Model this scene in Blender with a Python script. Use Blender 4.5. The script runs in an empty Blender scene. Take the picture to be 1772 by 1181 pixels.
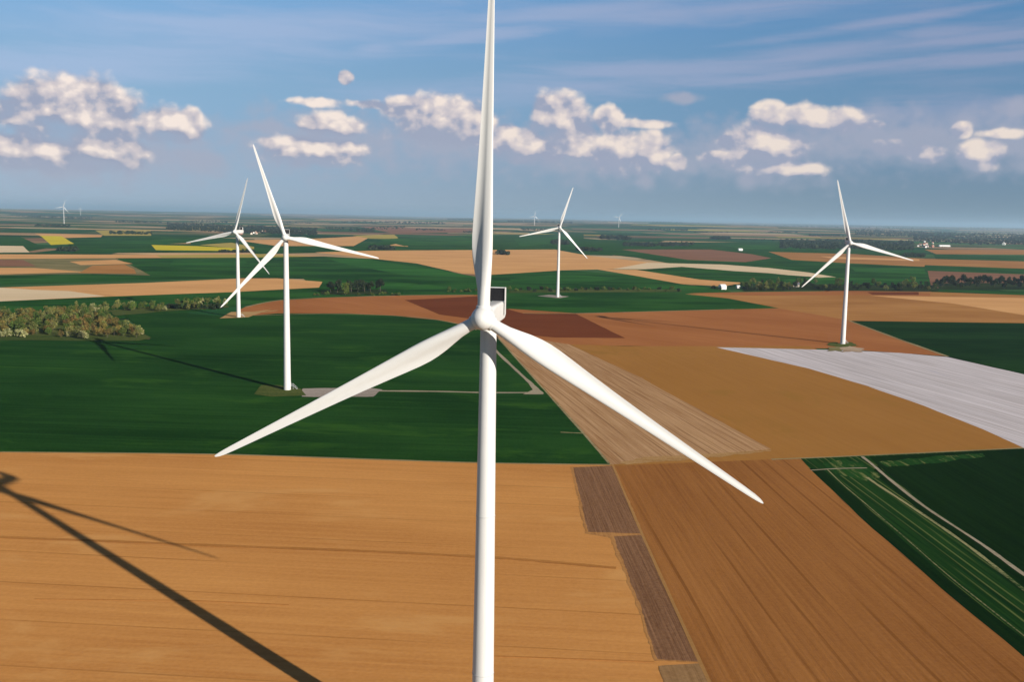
import bpy, bmesh, math, random
from mathutils import Vector, Matrix
R = math.radians
random.seed(7)
SC = bpy.context.scene
COL = SC.collection

# ------------------------------------------------------------------ camera
CAM_H, FOC, W0, H0 = 99.8, 1700.0, 1772.0, 1181.0          # metres, and pixels of the photograph
HZ = 376.0
PITCH = math.atan((H0/2 - HZ)/FOC)
ROT = Matrix.Rotation(math.pi/2 - PITCH, 3, 'X') @ Matrix.Rotation(R(1.08), 3, 'Z')
cam_d = bpy.data.cameras.new("camera")
cam_d.sensor_width = 36.0
cam_d.lens = 36.0*FOC/W0
cam_d.clip_start, cam_d.clip_end = 1.0, 200000.0
cam = bpy.data.objects.new("camera", cam_d)
COL.objects.link(cam)
cam.matrix_world = Matrix.Translation((0, 0, CAM_H)) @ ROT.to_4x4()
SC.camera = cam

# ------------------------------------------------------------------ exposure
SC.view_settings.view_transform = 'Standard'
SC.view_settings.look = 'None'
SC.view_settings.gamma = 1.0
SC.view_settings.exposure = 0.68
SC.cycles.volume_bounces = 1
SC.cycles.max_bounces = 6

# ------------------------------------------------------------------ sun
SUN_EL, SUN_AZ = R(17.8), R(-45.6)                          # azimuth from +X, counter-clockwise
sun_dir = Vector((math.cos(SUN_EL)*math.cos(SUN_AZ), math.cos(SUN_EL)*math.sin(SUN_AZ), math.sin(SUN_EL)))
sd = bpy.data.lights.new("sun", 'SUN')
sd.energy = 5.0
sd.angle = R(0.53)
sd.color = (1.0, 0.915, 0.80)
so = bpy.data.objects.new("sun", sd)
so.rotation_euler = sun_dir.to_track_quat('Z', 'Y').to_euler()
so.location = (300, -300, 400)
COL.objects.link(so)

def ray(x, y):
    return ROT @ Vector(((x - W0/2)/FOC, -(y - H0/2)/FOC, -1.0))

# ------------------------------------------------------------------ node helper
class NT:
    def __init__(s, tree):
        s.t = tree
        tree.nodes.clear()
    def n(s, kind, ins=None, **kw):
        nd = s.t.nodes.new(kind)
        for k, v in kw.items():
            setattr(nd, k, v)
        for k, v in (ins or {}).items():
            if isinstance(v, bpy.types.NodeSocket):
                s.t.links.new(v, nd.inputs[k])
            else:
                nd.inputs[k].default_value = v
        return nd
    def m(s, op, a, b=0.0, c=None, clamp=False):
        ins = {0: a, 1: b}
        if c is not None: ins[2] = c
        return s.n('ShaderNodeMath', ins, operation=op, use_clamp=clamp).outputs[0]
    def mix(s, f, a, b, blend='MIX'):
        nd = s.n('ShaderNodeMix', {0: f, 6: a, 7: b}, data_type='RGBA', blend_type=blend, clamp_factor=True)
        return nd.outputs[2]
    def noise(s, vec, scale=1.0, detail=3.0, rough=0.55, dist=0.0):
        return s.n('ShaderNodeTexNoise', {'Vector': vec, 'Scale': scale, 'Detail': detail, 'Roughness': rough,
                                          'Distortion': dist}).outputs[0]
    def scaled(s, vec, sx, sy, sz=0.0, rot=0.0):
        return s.n('ShaderNodeMapping', {'Vector': vec, 'Rotation': (0, 0, rot), 'Scale': (sx, sy, sz)},
                   vector_type='POINT').outputs[0]
    def ss(s, x, lo, hi):
        return s.n('ShaderNodeMapRange', {0: x, 1: lo, 2: hi, 3: 0.0, 4: 1.0}, interpolation_type='SMOOTHSTEP').outputs[0]

def rgb(c): return (c[0], c[1], c[2], 1.0)

# ------------------------------------------------------------------ sky
world = bpy.data.worlds.new("World")
SC.world = world
world.use_nodes = True
world.cycles.sampling_method = 'MANUAL'
world.cycles.sample_map_resolution = 512
w = NT(world.node_tree)
sky = w.n('ShaderNodeTexSky', sky_type='NISHITA', sun_disc=False, sun_elevation=SUN_EL,
          sun_rotation=math.pi/2 - SUN_AZ, altitude=100.0, air_density=0.32, dust_density=0.1, ozone_density=2.0)
dirv = w.n('ShaderNodeTexCoord').outputs['Generated']
sep = w.n('ShaderNodeSeparateXYZ', {0: dirv})
az = w.m('ARCTAN2', sep.outputs[0], sep.outputs[1])
el = w.m('ARCSINE', sep.outputs[2])
ae = w.n('ShaderNodeCombineXYZ', {0: az, 1: el, 2: 0.0}).outputs[0]

def az_el(x, y):
    d = ray(x, y).normalized()
    return math.atan2(d.x, d.y), math.asin(d.z)

# cumulus: first the big bodies, then the smaller towers and scraps, given by where they stand in the sky
BODIES = [(125,200,104,62),(60,262,110,28),(170,262,76,34),(292,216,56,30),(765,206,92,40),(572,217,60,20),(545,260,92,26),
 (915,254,78,28),(968,210,52,48),(1085,266,84,36),(1395,206,92,22),(1325,260,70,46),(1350,290,84,14),
 (1697,268,36,24)]
SCRAPS = [(20,194,36,20),(78,178,40,30),(130,170,34,28),(178,176,34,32),(200,214,28,34),(150,240,60,34),(328,206,22,20),(262,224,30,16),
 (700,188,40,20),(820,214,40,32),(880,236,30,20),(946,190,26,24),(1000,236,44,34),(1052,208,26,24),(1130,262,34,32),(1172,280,16,14),
 (1332,196,36,20),(1458,208,30,20),(598,134,13,11),(1318,240,30,26),(1245,272,36,10),(1262,244,22,12),(1540,255,36,12),(1608,268,30,13),(1664,226,18,12)]
WISPS = [(540,176,90,13),(640,180,70,13),(1110,214,120,14),(1560,259,60,16),(1600,266,36,16),(1730,231,70,13),(470,246,50,14),(1500,215,60,12)]
FAINT = [(100,275,200,36),(310,266,110,32),(560,245,180,46),(770,240,130,46),(1040,262,240,42),(1310,262,180,44),(1570,240,220,40),(1740,250,130,40),
 (470,222,80,16),(1118,312,20,16),(1180,170,34,8),(1760,186,30,14),(1290,312,22,16)]
def add_blobs(acc, blobs, vec, base, peak=1.0):
    for i, (x, y, rx, ry) in enumerate(blobs):
        if acc is not None and i % 6 == 0:                   # chain the groups so that few values are alive at once
            vec = after(acc, base)
        s, e = az_el(x, y)
        mp = w.n('ShaderNodeMapping', {'Vector': vec, 'Location': (s, e, 0), 'Rotation': (0, 0, R(-1.0)),
                                       'Scale': (rx/FOC, ry*1.1/FOC, 1)}, vector_type='TEXTURE').outputs[0]
        ln = w.n('ShaderNodeVectorMath', {0: mp}, operation='LENGTH').outputs[1]
        v = w.m('SUBTRACT', peak, ln)
        acc = v if acc is None else w.m('SMOOTH_MAX', acc, v, 0.14)
    return acc
def after(val, vec):
    return w.n('ShaderNodeVectorMath', {0: val, 1: (1e-9, 1e-9, 1e-9), 2: vec}, operation='MULTIPLY_ADD').outputs[0]
def cloud_noise(v, detail):
    a = w.noise(w.scaled(v, 34, 44), 1.0, detail, 0.55, 0.15)
    wv = w.n('ShaderNodeVectorMath', {0: v, 1: w.n('ShaderNodeVectorMath', {0: w.n('ShaderNodeTexNoise', {'Vector': w.scaled(v, 55, 55), 'Scale': 1.0, 'Detail': detail}).outputs[1], 'Scale': 0.012}, operation='SCALE').outputs[0]}, operation='ADD').outputs[0]
    b = w.n('ShaderNodeTexVoronoi', {'Vector': w.scaled(wv, 52, 62), 'Scale': 1.0, 'Detail': 1.0 if detail > 3 else 0.0, 'Roughness': 0.5, 'Smoothness': 0.8}, feature='SMOOTH_F1', voronoi_dimensions='2D').outputs[0]
    return w.m('ADD', w.m('MULTIPLY', a, 0.85), w.m('MULTIPLY', w.m('SUBTRACT', 0.85, b), 0.32))
OFF = (0.0055, 0.0100, 0)
ae2 = w.n('ShaderNodeVectorMath', {0: ae, 1: OFF}, operation='ADD').outputs[0]
n1 = cloud_noise(ae, 6.0)
l1, l2 = cloud_noise(ae, 2.0), cloud_noise(ae2, 2.0)
lump = w.m('SUBTRACT', l1, l2)
dens_b = add_blobs(None, BODIES, ae, ae)
dens = add_blobs(dens_b, SCRAPS, ae, ae)
dens = add_blobs(dens, WISPS, ae, ae, 0.52)
dens_b2 = add_blobs(None, BODIES, after(dens, ae2), ae2)
tops = w.m('SUBTRACT', dens_b, dens_b2)
body = w.m('SUBTRACT', w.m('MULTIPLY', w.ss(dens, -0.50, 0.55), 1.60), 0.78)
dd = w.m('ADD', body, w.m('MULTIPLY', w.m('SUBTRACT', n1, 0.39), 1.8))
alpha = w.ss(dd, -0.16, 0.74)
fdens = w.m('ADD', add_blobs(None, FAINT, after(dens_b2, ae), ae), w.m('MULTIPLY', w.m('SUBTRACT', n1, 0.42), 1.6))
falpha = w.m('MULTIPLY', w.ss(fdens, -0.35, 0.9), 0.74)
relief = w.m('ADD', 0.36, w.m('MULTIPLY', tops, 0.85))
relief = w.m('ADD', relief, w.m('MULTIPLY', lump, 1.7))
relief = w.m('ADD', relief, w.m('MULTIPLY', w.m('SUBTRACT', n1, l1), 2.4), clamp=True)
# the soft undersides thin out into the haze
alpha = w.m('MULTIPLY', alpha, w.m('ADD', 0.50, w.m('MULTIPLY', w.ss(w.m('ADD', tops, w.m('MULTIPLY', lump, 0.6)), -0.42, 0.05), 0.47)))
c_shade, c_mid = (0.215, 0.237, 0.315, 1), (0.400, 0.362, 0.380, 1)
cum = w.mix(w.ss(relief, 0.05, 0.45), c_shade, c_mid)
cum = w.mix(w.ss(relief, 0.38, 0.85), cum, w.mix(w.ss(az, -0.5, 0.5), (0.625, 0.537, 0.481, 1), (0.545, 0.468, 0.415, 1)))
# high thin cirrus, combed from lower left to upper right
comb = w.n('ShaderNodeMapping', {'Vector': ae, 'Rotation': (0, 0, R(-7)), 'Scale': (3.0, 44, 1)}).outputs[0]
combw = w.n('ShaderNodeVectorMath', {0: comb, 1: w.n('ShaderNodeVectorMath', {0: w.n('ShaderNodeTexNoise', {'Vector': w.scaled(ae, 7, 16), 'Scale': 1.0}).outputs[1], 'Scale': 0.9}, operation='SCALE').outputs[0]}, operation='ADD').outputs[0]
cn = w.noise(combw, 1.0, 6.0, 0.62)
cpatch = w.noise(w.scaled(ae, 4.2, 15), 1.0, 2.0)
cir = w.ss(w.m('ADD', cn, w.m('MULTIPLY', w.m('SUBTRACT', cpatch, 0.5), 1.1)), 0.40, 0.78)
CIRRUS = [(1020,18,340,22,5),(1520,40,300,12,6),(1350,132,420,10,5),(1690,104,220,12,3),(820,62,220,16,8),(1650,205,230,34,2),(470,52,470,50,7),(180,100,300,50,8),(1000,150,420,30,3),(480,35,420,34,6),(1150,120,420,24,4),(1420,90,380,20,6),(1250,15,380,26,3),(1600,75,260,12,3),(650,82,60,14,4)]
cacc = None
for (x, y, rx, ry, rot) in CIRRUS:
    s, e = az_el(x, y)
    mp = w.n('ShaderNodeMapping', {'Vector': combw if False else ae, 'Location': (s, e, 0), 'Rotation': (0, 0, R(rot)),
                                   'Scale': (rx/FOC, ry/FOC, 1)}, vector_type='TEXTURE').outputs[0]
    v = w.m('SUBTRACT', 1.0, w.n('ShaderNodeVectorMath', {0: mp}, operation='LENGTH').outputs[1])
    cacc = v if cacc is None else w.m('SMOOTH_MAX', cacc, v, 0.15)
band = w.ss(w.m('ADD', cacc, w.m('MULTIPLY', w.m('SUBTRACT', cn, 0.5), 3.0)), -0.35, 1.0)
calpha = w.m('MULTIPLY', w.m('MAXIMUM', w.m('MULTIPLY', cir, 0.45), band), w.ss(el, 0.06, 0.13))
calpha = w.m('MULTIPLY', calpha, 0.66)
# sky texture at 0.05, with the milky blue of the lower sky over it, clouds as their own radiance
skyc = w.mix(1.0, sky.outputs[0], (0.05, 0.05, 0.05, 1), 'MULTIPLY')
side = w.ss(az, -0.55, 0.55)
low_c = w.mix(side, (0.250, 0.308, 0.380, 1), (0.100, 0.148, 0.192, 1))
mid_c = w.mix(side, (0.175, 0.294, 0.419, 1), (0.085, 0.173, 0.278, 1))
top_c = w.mix(side, (0.138, 0.281, 0.481, 1), (0.056, 0.156, 0.306, 1))
grad = w.mix(w.ss(el, 0.0, 0.11), low_c, mid_c)
grad = w.mix(w.ss(el, 0.10, 0.24), grad, top_c)
skyc = w.mix(w.m('MULTIPLY', w.ss(el, 0.36, 0.23), 0.94), skyc, grad)
skyc = w.mix(calpha, skyc, w.mix(side, (0.256, 0.328, 0.469, 1), (0.206, 0.227, 0.328, 1)))
skyc = w.mix(falpha, skyc, (0.256, 0.263, 0.328, 1))
skyc = w.mix(w.m('MULTIPLY', alpha, w.ss(el, 0.006, 0.05)), skyc, cum)
bg = w.n('ShaderNodeBackground', {0: skyc, 1: 1.0})
w.n('ShaderNodeOutputWorld', {0: bg.outputs[0]})

# ------------------------------------------------------------------ object helpers
def tag(o, label=None, cat=None, group=None, kind=None):
    if label: o['label'] = label
    if cat: o['category'] = cat
    if group: o['group'] = group
    if kind: o['kind'] = kind
    return o
def link_mesh(name, me, mat=None, parent=None):
    o = bpy.data.objects.new(name, me)
    COL.objects.link(o)
    if mat and not me.materials: me.materials.append(mat)
    if parent: o.parent = parent
    return o
def mesh_of(name, bm, mat=None, parent=None, smooth=False):
    me = bpy.data.meshes.new(name)
    bm.normal_update()
    bm.to_mesh(me); bm.free()
    if smooth:
        for p in me.polygons: p.use_smooth = True
    return link_mesh(name, me, mat, parent)
def mesh_py(name, vs, fs, mat=None, parent=None):
    me = bpy.data.meshes.new(name)
    me.from_pydata(vs, [], fs); me.update()
    return link_mesh(name, me, mat, parent)
def empty(name, loc=(0, 0, 0), rz=0.0):
    o = bpy.data.objects.new(name, None)
    o.empty_display_size = 1.0
    COL.objects.link(o)
    o.location = loc; o.rotation_euler = (0, 0, rz)
    return o
def dup_tree(root, loc, rz=0.0, sc=None):
    r = root.copy(); COL.objects.link(r); r.location = loc; r.rotation_euler = (0, 0, rz)
    if sc: r.scale = sc
    for ch in list(root.children):
        c = ch.copy(); COL.objects.link(c); c.parent = r
        for g in list(ch.children):
            d = g.copy(); COL.objects.link(d); d.parent = c
    return r
def bm_box(bm, x0, x1, y0, y1, z0, z1):
    v = [bm.verts.new(p) for p in ((x0,y0,z0),(x1,y0,z0),(x1,y1,z0),(x0,y1,z0),(x0,y0,z1),(x1,y0,z1),(x1,y1,z1),(x0,y1,z1))]
    fs = []
    for f in ((0,3,2,1),(4,5,6,7),(0,1,5,4),(1,2,6,5),(2,3,7,6),(3,0,4,7)):
        fs.append(bm.faces.new([v[i] for i in f]))
    return fs
def bm_rings(bm, rings, cap0=True, cap1=True):
    prev = None; first = None
    for r in rings:
        vs = [bm.verts.new(p) for p in r]
        if prev:
            n = len(vs)
            for i in range(n):
                bm.faces.new((prev[i], prev[(i+1) % n], vs[(i+1) % n], vs[i]))
        else: first = vs
        prev = vs
    if cap0: bm.faces.new(list(reversed(first)))
    if cap1: bm.faces.new(prev)
def bm_tube(bm, a, b, ra, rb, n=10):
    a, b = Vector(a), Vector(b)
    q = (b-a).to_track_quat('Z', 'Y').to_matrix()
    mk = lambda c, r: [c + q @ Vector((r*math.cos(2*math.pi*i/n), r*math.sin(2*math.pi*i/n), 0)) for i in range(n)]
    bm_rings(bm, [mk(a, ra), mk(b, rb)])

def mat_new(name):
    m = bpy.data.materials.new(name)
    m.use_nodes = True
    return m, NT(m.node_tree)
def finish(nt, color, rough=0.9, spec=0.2, bump=None, coat=0.0):
    b = nt.n('ShaderNodeBsdfPrincipled', {'Base Color': color, 'Roughness': rough, 'Specular IOR Level': spec})
    if bump is not None: nt.t.links.new(bump, b.inputs['Normal'])
    if coat: b.inputs['Coat Weight'].default_value = coat
    nt.n('ShaderNodeOutputMaterial', {0: b.outputs[0]})
def simple_mat(name, c1, c2, scale=1.0, rough=0.9, spec=0.2, coord='Object'):
    m, n = mat_new(name)
    co = n.n('ShaderNodeTexCoord').outputs[coord]
    f = n.ss(n.noise(co, scale, 4.0, 0.6), 0.32, 0.68)
    finish(n, n.mix(f, rgb(c1), rgb(c2)), rough, spec)
    return m

# ------------------------------------------------------------------ terrain height (flat near, low ridges far away)
def ridge(x, y):
    t = min(max((y - 5500.0)/9000.0, 0.0), 1.0)
    t = t*t*(3-2*t)
    h = 16*math.sin(x/2100.0 + 0.7) + 13*math.sin(y/1700.0 + x/3900.0) + 9*math.sin(x/900.0 - y/1300.0 + 2.0)
    h += 26*max(0.0, min(1.0, (-x-1500.0)/6000.0))
    return t*(h + 14)
def P(x, y, z=0.0):
    d = ray(x, y)
    t = (z - CAM_H)/d.z
    return Vector((t*d.x, t*d.y, z))
def PT(x, y):
    """Where the line of sight meets the rolling terrain."""
    d = ray(x, y)
    if d.z > -1e-5: d.z = -1e-5
    t = -CAM_H/d.z
    lo, hi = 0.0, min(t*1.6, 60000.0)
    steps = 400; p0 = 0.0
    for i in range(1, steps+1):
        k = hi*i/steps
        if CAM_H + k*d.z <= ridge(k*d.x, k*d.y):
            a, b = p0, k
            for _ in range(30):
                c = (a+b)/2
                if CAM_H + c*d.z <= ridge(c*d.x, c*d.y): b = c
                else: a = c
            t = b; break
        p0 = k
    q = Vector((t*d.x, t*d.y, 0)); q.z = ridge(q.x, q.y)
    return q

# ------------------------------------------------------------------ field materials
def ang_px(a, b):
    v = P(*b) - P(*a)
    return math.atan2(v.y, v.x)
def field_mat(name, c1, c2, ang=0.0, streak=1.6, fine=1.0, mott=1.2, grain=0.5, row=2.6, tram=None, tramc=None, tramw=0.06,
              patch=None, patchlo=0.6, pscale=(0.012, 0.03), rough=0.95, bare=0.0):
    m, n = mat_new(name)
    pos = n.n('ShaderNodeNewGeometry').outputs['Position']
    v = n.scaled(pos, 1, 1, 0, -ang)
    f = 0.5
    st = n.noise(n.scaled(v, 0.0035, 0.22), 1.0, 6.0, 0.7)
    fi = n.noise(n.scaled(v, 0.018, 1.0/row), 1.0, 3.0, 0.6)
    mo = n.noise(n.scaled(v, 0.006, 0.011), 1.0, 5.0, 0.55)
    gr = n.noise(n.scaled(pos, 0.9, 0.9, 0.9), 1.0, 3.0, 0.6)
    f = n.m('ADD', 0.5, n.m('MULTIPLY', n.m('SUBTRACT', st, 0.5), streak))
    f = n.m('ADD', f, n.m('MULTIPLY', n.m('SUBTRACT', fi, 0.5), fine))
    f = n.m('ADD', f, n.m('MULTIPLY', n.m('SUBTRACT', mo, 0.5), mott))
    f = n.m('ADD', f, n.m('MULTIPLY', n.m('SUBTRACT', gr, 0.5), grain), clamp=True)
    col = n.mix(f, rgb(c1), rgb(c2))
    if patch:
        pn = n.noise(n.scaled(v, *pscale), 1.0, 6.0, 0.65, 0.6)
        col = n.mix(n.m('MULTIPLY', n.ss(pn, patchlo, patchlo + 0.14), 0.8), col, rgb(patch))
    if tram:
        sy = n.n('ShaderNodeSeparateXYZ', {0: v}).outputs[1]
        wob = n.m('MULTIPLY', n.noise(n.scaled(v, 0.01, 0.02), 1.0, 2.0), 1.6)
        s = n.m('FRACT', n.m('DIVIDE', n.m('ADD', sy, wob), tram))
        dst = n.m('ABSOLUTE', n.m('SUBTRACT', s, 0.5))
        ln = n.m('SUBTRACT', 1.0, n.ss(dst, tramw*0.5, tramw))
        brk = n.ss(n.noise(n.scaled(v, 0.012, 0.35), 1.0, 3.0), 0.38, 0.62)
        col = n.mix(n.m('MULTIPLY', n.m('MULTIPLY', ln, brk), 0.55), col, rgb(tramc))
    bmp = None
    if bare:
        hgt = n.m('ADD', n.m('MULTIPLY', fi, 0.6), n.m('MULTIPLY', gr, 0.5))
        bmp = n.n('ShaderNodeBump', {'Strength': 0.5, 'Distance': bare, 'Height': hgt}).outputs[0]
    finish(n, col, rough, 0.0 if rough > 0.6 else 0.15, bmp)
    return m

def soil(name, ang, k=1.0, r=1.0, **kw):
    """Dry soil: k is how light it is, r how reddish."""
    c1 = (0.30*k*r, 0.165*k, 0.070*k/r); c2 = (0.44*k*r, 0.265*k, 0.120*k/r)
    return field_mat(name, c1, c2, ang, **kw)
def crop(name, ang, k=1.0, c1=(0.0075, 0.039, 0.0065), c2=(0.0230, 0.085, 0.0140), **kw):
    return field_mat(name, tuple(x*k for x in c1), tuple(x*k for x in c2), ang, **kw)

a_near = ang_px((0, 935), (1060, 985))
a_right = ang_px((1216, 950), (1372, 1181))
a_green = ang_px((370, 788), (840, 803))
a_stub = ang_px((900, 620), (1120, 790))
a_white = ang_px((1240, 603), (1768, 775))
a_trk = ang_px((1600, 880), (1772, 997))
a_e = ang_px((1000, 600), (1330, 778))

M_ochre = field_mat('ochre_soil', (0.470, 0.200, 0.054), (0.640, 0.305, 0.090), a_near, streak=1.0, fine=0.9, mott=2.0, grain=0.8, bare=0.15, patch=(0.62, 0.315, 0.103), patchlo=0.54, row=1.6, tram=23.0, tramc=(0.2640, 0.1092, 0.0245), tramw=0.018)
M_brown = field_mat('brown_soil', (0.245, 0.096, 0.0260), (0.365, 0.155, 0.0440), a_right, streak=0.9, bare=0.25, grain=0.8, fine=1.4, mott=1.9, row=1.1, tram=9.0, tramc=(0.1520, 0.0528, 0.0106), tramw=0.07)
M_plough = field_mat('ploughed_soil', (0.155, 0.074, 0.036), (0.262, 0.137, 0.070), a_right, bare=0.5, streak=1.2, fine=2.2, mott=0.8, grain=1.4, row=0.7)
M_fringe = field_mat('turned_soil_fringe', (0.30, 0.140, 0.046), (0.46, 0.225, 0.075), a_right, fine=2.0, grain=2.0, mott=2.0, row=0.7)
M_plough_dry = field_mat('half_ploughed_soil', (0.22, 0.12, 0.05), (0.34, 0.20, 0.09), a_right, fine=2.0, grain=1.6, row=0.7)
M_stub = field_mat('stubble', (0.31, 0.158, 0.066), (0.52, 0.320, 0.165), a_stub, bare=0.3, streak=1.6, fine=2.2, mott=1.2, row=1.0, tram=4.5, tramc=(0.1800, 0.0820, 0.0310), tramw=0.13)
M_tan = field_mat('tan_soil', (0.3086, 0.1397, 0.0315), (0.3872, 0.1822, 0.0462), a_e, streak=0.9, fine=0.8, mott=1.4, row=2.0, patch=(0.3025, 0.1518, 0.0315), patchlo=0.55)
M_sand = field_mat('sandy_soil', (0.36, 0.205, 0.075), (0.52, 0.33, 0.15), a_near, mott=2.0, grain=1.0)
M_sand2 = field_mat('pinkish_gravel', (0.26, 0.17, 0.10), (0.50, 0.38, 0.27), 0.0, mott=3.0, grain=2.0)
M_margin = field_mat('bare_margin_soil', (0.30, 0.150, 0.045), (0.42, 0.225, 0.080), a_right, mott=2.0, grain=1.0)
M_head = field_mat('headland_soil', (0.32, 0.175, 0.060), (0.47, 0.285, 0.125), a_near, mott=3.0, grain=2.0, fine=2.0, row=1.0)
M_furrow = field_mat('dark_furrow_soil', (0.34, 0.142, 0.036), (0.50, 0.225, 0.062), a_near, streak=3.0, mott=3.0, grain=1.0)
M_verge = field_mat('dry_grass_verge', (0.20, 0.17, 0.075), (0.36, 0.30, 0.16), 0.0, mott=2.0, grain=1.0)
M_plastic = field_mat('plastic_mulch', (0.46, 0.42, 0.42), (0.66, 0.61, 0.62), a_white, streak=2.8, fine=2.2, mott=1.0, row=1.7, tram=5.0, tramc=(0.36, 0.29, 0.24), tramw=0.12, patch=(0.40, 0.40, 0.50), patchlo=0.62, rough=0.65)
M_wheat = crop('young_wheat', a_green, 0.92, streak=1.8, fine=1.2, mott=2.4, grain=1.0, row=2.2, tram=27.0, tramc=(0.008, 0.030, 0.009), tramw=0.035, patch=(0.0300, 0.095, 0.012), patchlo=0.53)
M_dark = crop('dark_crop', a_trk, 0.32, streak=1.6, fine=1.6, mott=1.6, grain=1.0, row=1.8, tram=12.0, tramc=(0.0066, 0.0225, 0.0048), tramw=0.04)
M_strip = crop('patchy_crop', a_trk, 0.62, streak=2.4, fine=2.8, mott=1.6, row=1.0, tram=3.0, tramc=(0.17, 0.20, 0.06), tramw=0.14)
M_sparse = field_mat('sparse_crop', (0.005, 0.034, 0.006), (0.018, 0.070, 0.012), a_trk, streak=2.0, fine=2.0, mott=2.0, grain=2.0, row=1.2, patch=(0.20, 0.21, 0.07), patchlo=0.52, pscale=(0.06, 0.35))
M_track = field_mat('chalk_track', (0.2635, 0.2210, 0.1445), (0.4080, 0.3485, 0.2465), 0.0, mott=1.6, grain=1.4)
M_track2 = field_mat('faded_wheel_marks', (0.020, 0.055, 0.012), (0.30, 0.28, 0.13), a_trk, streak=2.0, fine=1.0, mott=3.0, grain=2.0)
M_pad = field_mat('gravel_hardstanding', (0.2700, 0.2250, 0.1875), (0.3900, 0.3375, 0.2925), 0.0, mott=2.2, grain=1.6)
M_grass = field_mat('rough_grass', (0.040, 0.070, 0.015), (0.115, 0.125, 0.035), 0.0, mott=2.4, grain=1.6)
M_red = field_mat('red_brown_soil', (0.3206, 0.1155, 0.0356), (0.4175, 0.1650, 0.0554), ang_px((1000, 544), (1440, 600)), streak=1.6, mott=2.0)
M_maroon = field_mat('dark_red_soil', (0.1310, 0.0336, 0.0111), (0.1892, 0.0544, 0.0182), 0.0, streak=1.6, mott=1.8)
M_och2 = field_mat('ochre_brown_soil', (0.3266, 0.1426, 0.0389), (0.4549, 0.2214, 0.0700), 0.05, streak=2.2, mott=2.4)
M_tan2 = field_mat('pale_tan_soil', (0.5637, 0.2818, 0.1030), (0.7425, 0.4125, 0.1716), 0.1, streak=1.8, mott=1.6)
M_pale = field_mat('pale_beige_soil', (0.6210, 0.4703, 0.2835), (0.7830, 0.6178, 0.4050), 0.1, streak=1.8, mott=1.6)
M_g2 = crop('green_crop', 0.1, 1.25, streak=2.6, mott=4.0, row=3.0, tram=30.0, tramc=(0.008, 0.034, 0.010), patch=(0.020, 0.085, 0.013), patchlo=0.56)
M_g4 = crop('mid_green_crop', 0.15, 1.65, streak=2.4, mott=3.5, row=3.0, tram=30.0, tramc=(0.012, 0.050, 0.012))
M_g5 = crop('deep_green_crop', 0.1, 0.55, streak=2.0, mott=3.0, row=3.0, tram=28.0, tramc=(0.006, 0.028, 0.006))
M_g3 = crop('light_green_crop', 0.3, 1.9, streak=2.0, mott=2.0, row=3.0)
M_rape = field_mat('rapeseed_bloom', (0.50, 0.42, 0.02), (0.72, 0.58, 0.03), 0.0, mott=1.4)
M_gold = field_mat('golden_crop', (0.34, 0.27, 0.06), (0.50, 0.38, 0.10), 0.0, mott=1.4)
M_olive = field_mat('olive_meadow', (0.12, 0.12, 0.045), (0.27, 0.22, 0.10), 0.0, streak=2.0, mott=3.0)
M_mauve = field_mat('mauve_soil', (0.20, 0.095, 0.055), (0.29, 0.145, 0.085), 0.0, mott=2.0)

# ------------------------------------------------------------------ ground: one sheet to the horizon, with a quilt of far fields on it
g_mat = field_mat('farmland_base', (0.05, 0.075, 0.03), (0.16, 0.13, 0.07), 0.0, mott=2.0)
BX = 90000.0
tag(mesh_py('ground', [(-BX, -3000, -60), (BX, -3000, -60), (BX, 120000, -60), (-BX, 120000, -60)], [(0, 1, 2, 3)], g_mat), kind='structure')

PAL = [((0.010,0.058,0.016),5), ((0.020,0.085,0.026),6), ((0.050,0.120,0.040),5), ((0.40,0.27,0.15),3.5), ((0.30,0.19,0.105),3),
       ((0.20,0.115,0.070),2), ((0.42,0.32,0.20),2), ((0.09,0.105,0.045),2), ((0.40,0.33,0.06),0.35)]
def far_quilt():
    rnd = random.Random(21)
    vs, fs, cs = [], [], []
    y = -1500.0
    tot = sum(k for _, k in PAL)
    while y < 60000:
        dep = rnd.uniform(100, 300)*(1 + max(y, 0)/9000.0)
        half = 0.75*max(y + dep, 0) + 2200
        x = -half + rnd.uniform(0, 300)
        skew = rnd.uniform(-0.35, 0.35)
        ylo = lambda xx: y
        while x < half:
            wd = rnd.uniform(140, 620)*(1 + max(y, 0)/14000.0)
            r = rnd.uniform(0, tot); col = PAL[0][0]
            for c, k in PAL:
                r -= k
                if r <= 0: col = c; break
            k = rnd.uniform(0.8, 1.2)
            nseg = 2
            base = len(vs)
            for j in range(nseg+1):
                for i in range(nseg+1):
                    yy = y + dep*j/nseg
                    xx = x + wd*i/nseg + skew*dep*j/nseg
                    yy += 40*math.sin(xx/700.0 + y*0.001)
                    vs.append((xx, yy, ridge(xx, yy) - 0.08))
            for j in range(nseg):
                for i in range(nseg):
                    a = base + j*(nseg+1) + i
                    fs.append((a, a+1, a+nseg+2, a+nseg+1)); cs.append(tuple(q*k for q in col))
            x += wd
        y += dep
    m, n = mat_new('far_field_soil_and_crops')
    attr = n.n('ShaderNodeVertexColor', layer_name='field').outputs[0]
    pos = n.n('ShaderNodeNewGeometry').outputs['Position']
    f = n.ss(n.noise(n.scaled(pos, 0.002, 0.006), 1.0, 5.0, 0.6), 0.3, 0.7)
    col = n.mix(f, n.mix(1.0, attr, (0.72, 0.74, 0.76, 1), 'MULTIPLY'), n.mix(1.0, attr, (1.25, 1.22, 1.15, 1), 'MULTIPLY'))
    finish(n, col, 0.95, 0.0)
    o = mesh_py('farmland', vs, fs, m)
    ca = o.data.color_attributes.new('field', 'FLOAT_COLOR', 'CORNER')
    for i, p in enumerate(o.data.polygons):
        for li in p.loop_indices: ca.data[li].color = rgb(cs[i])
    tag(o, kind='structure')
far_quilt()

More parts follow.
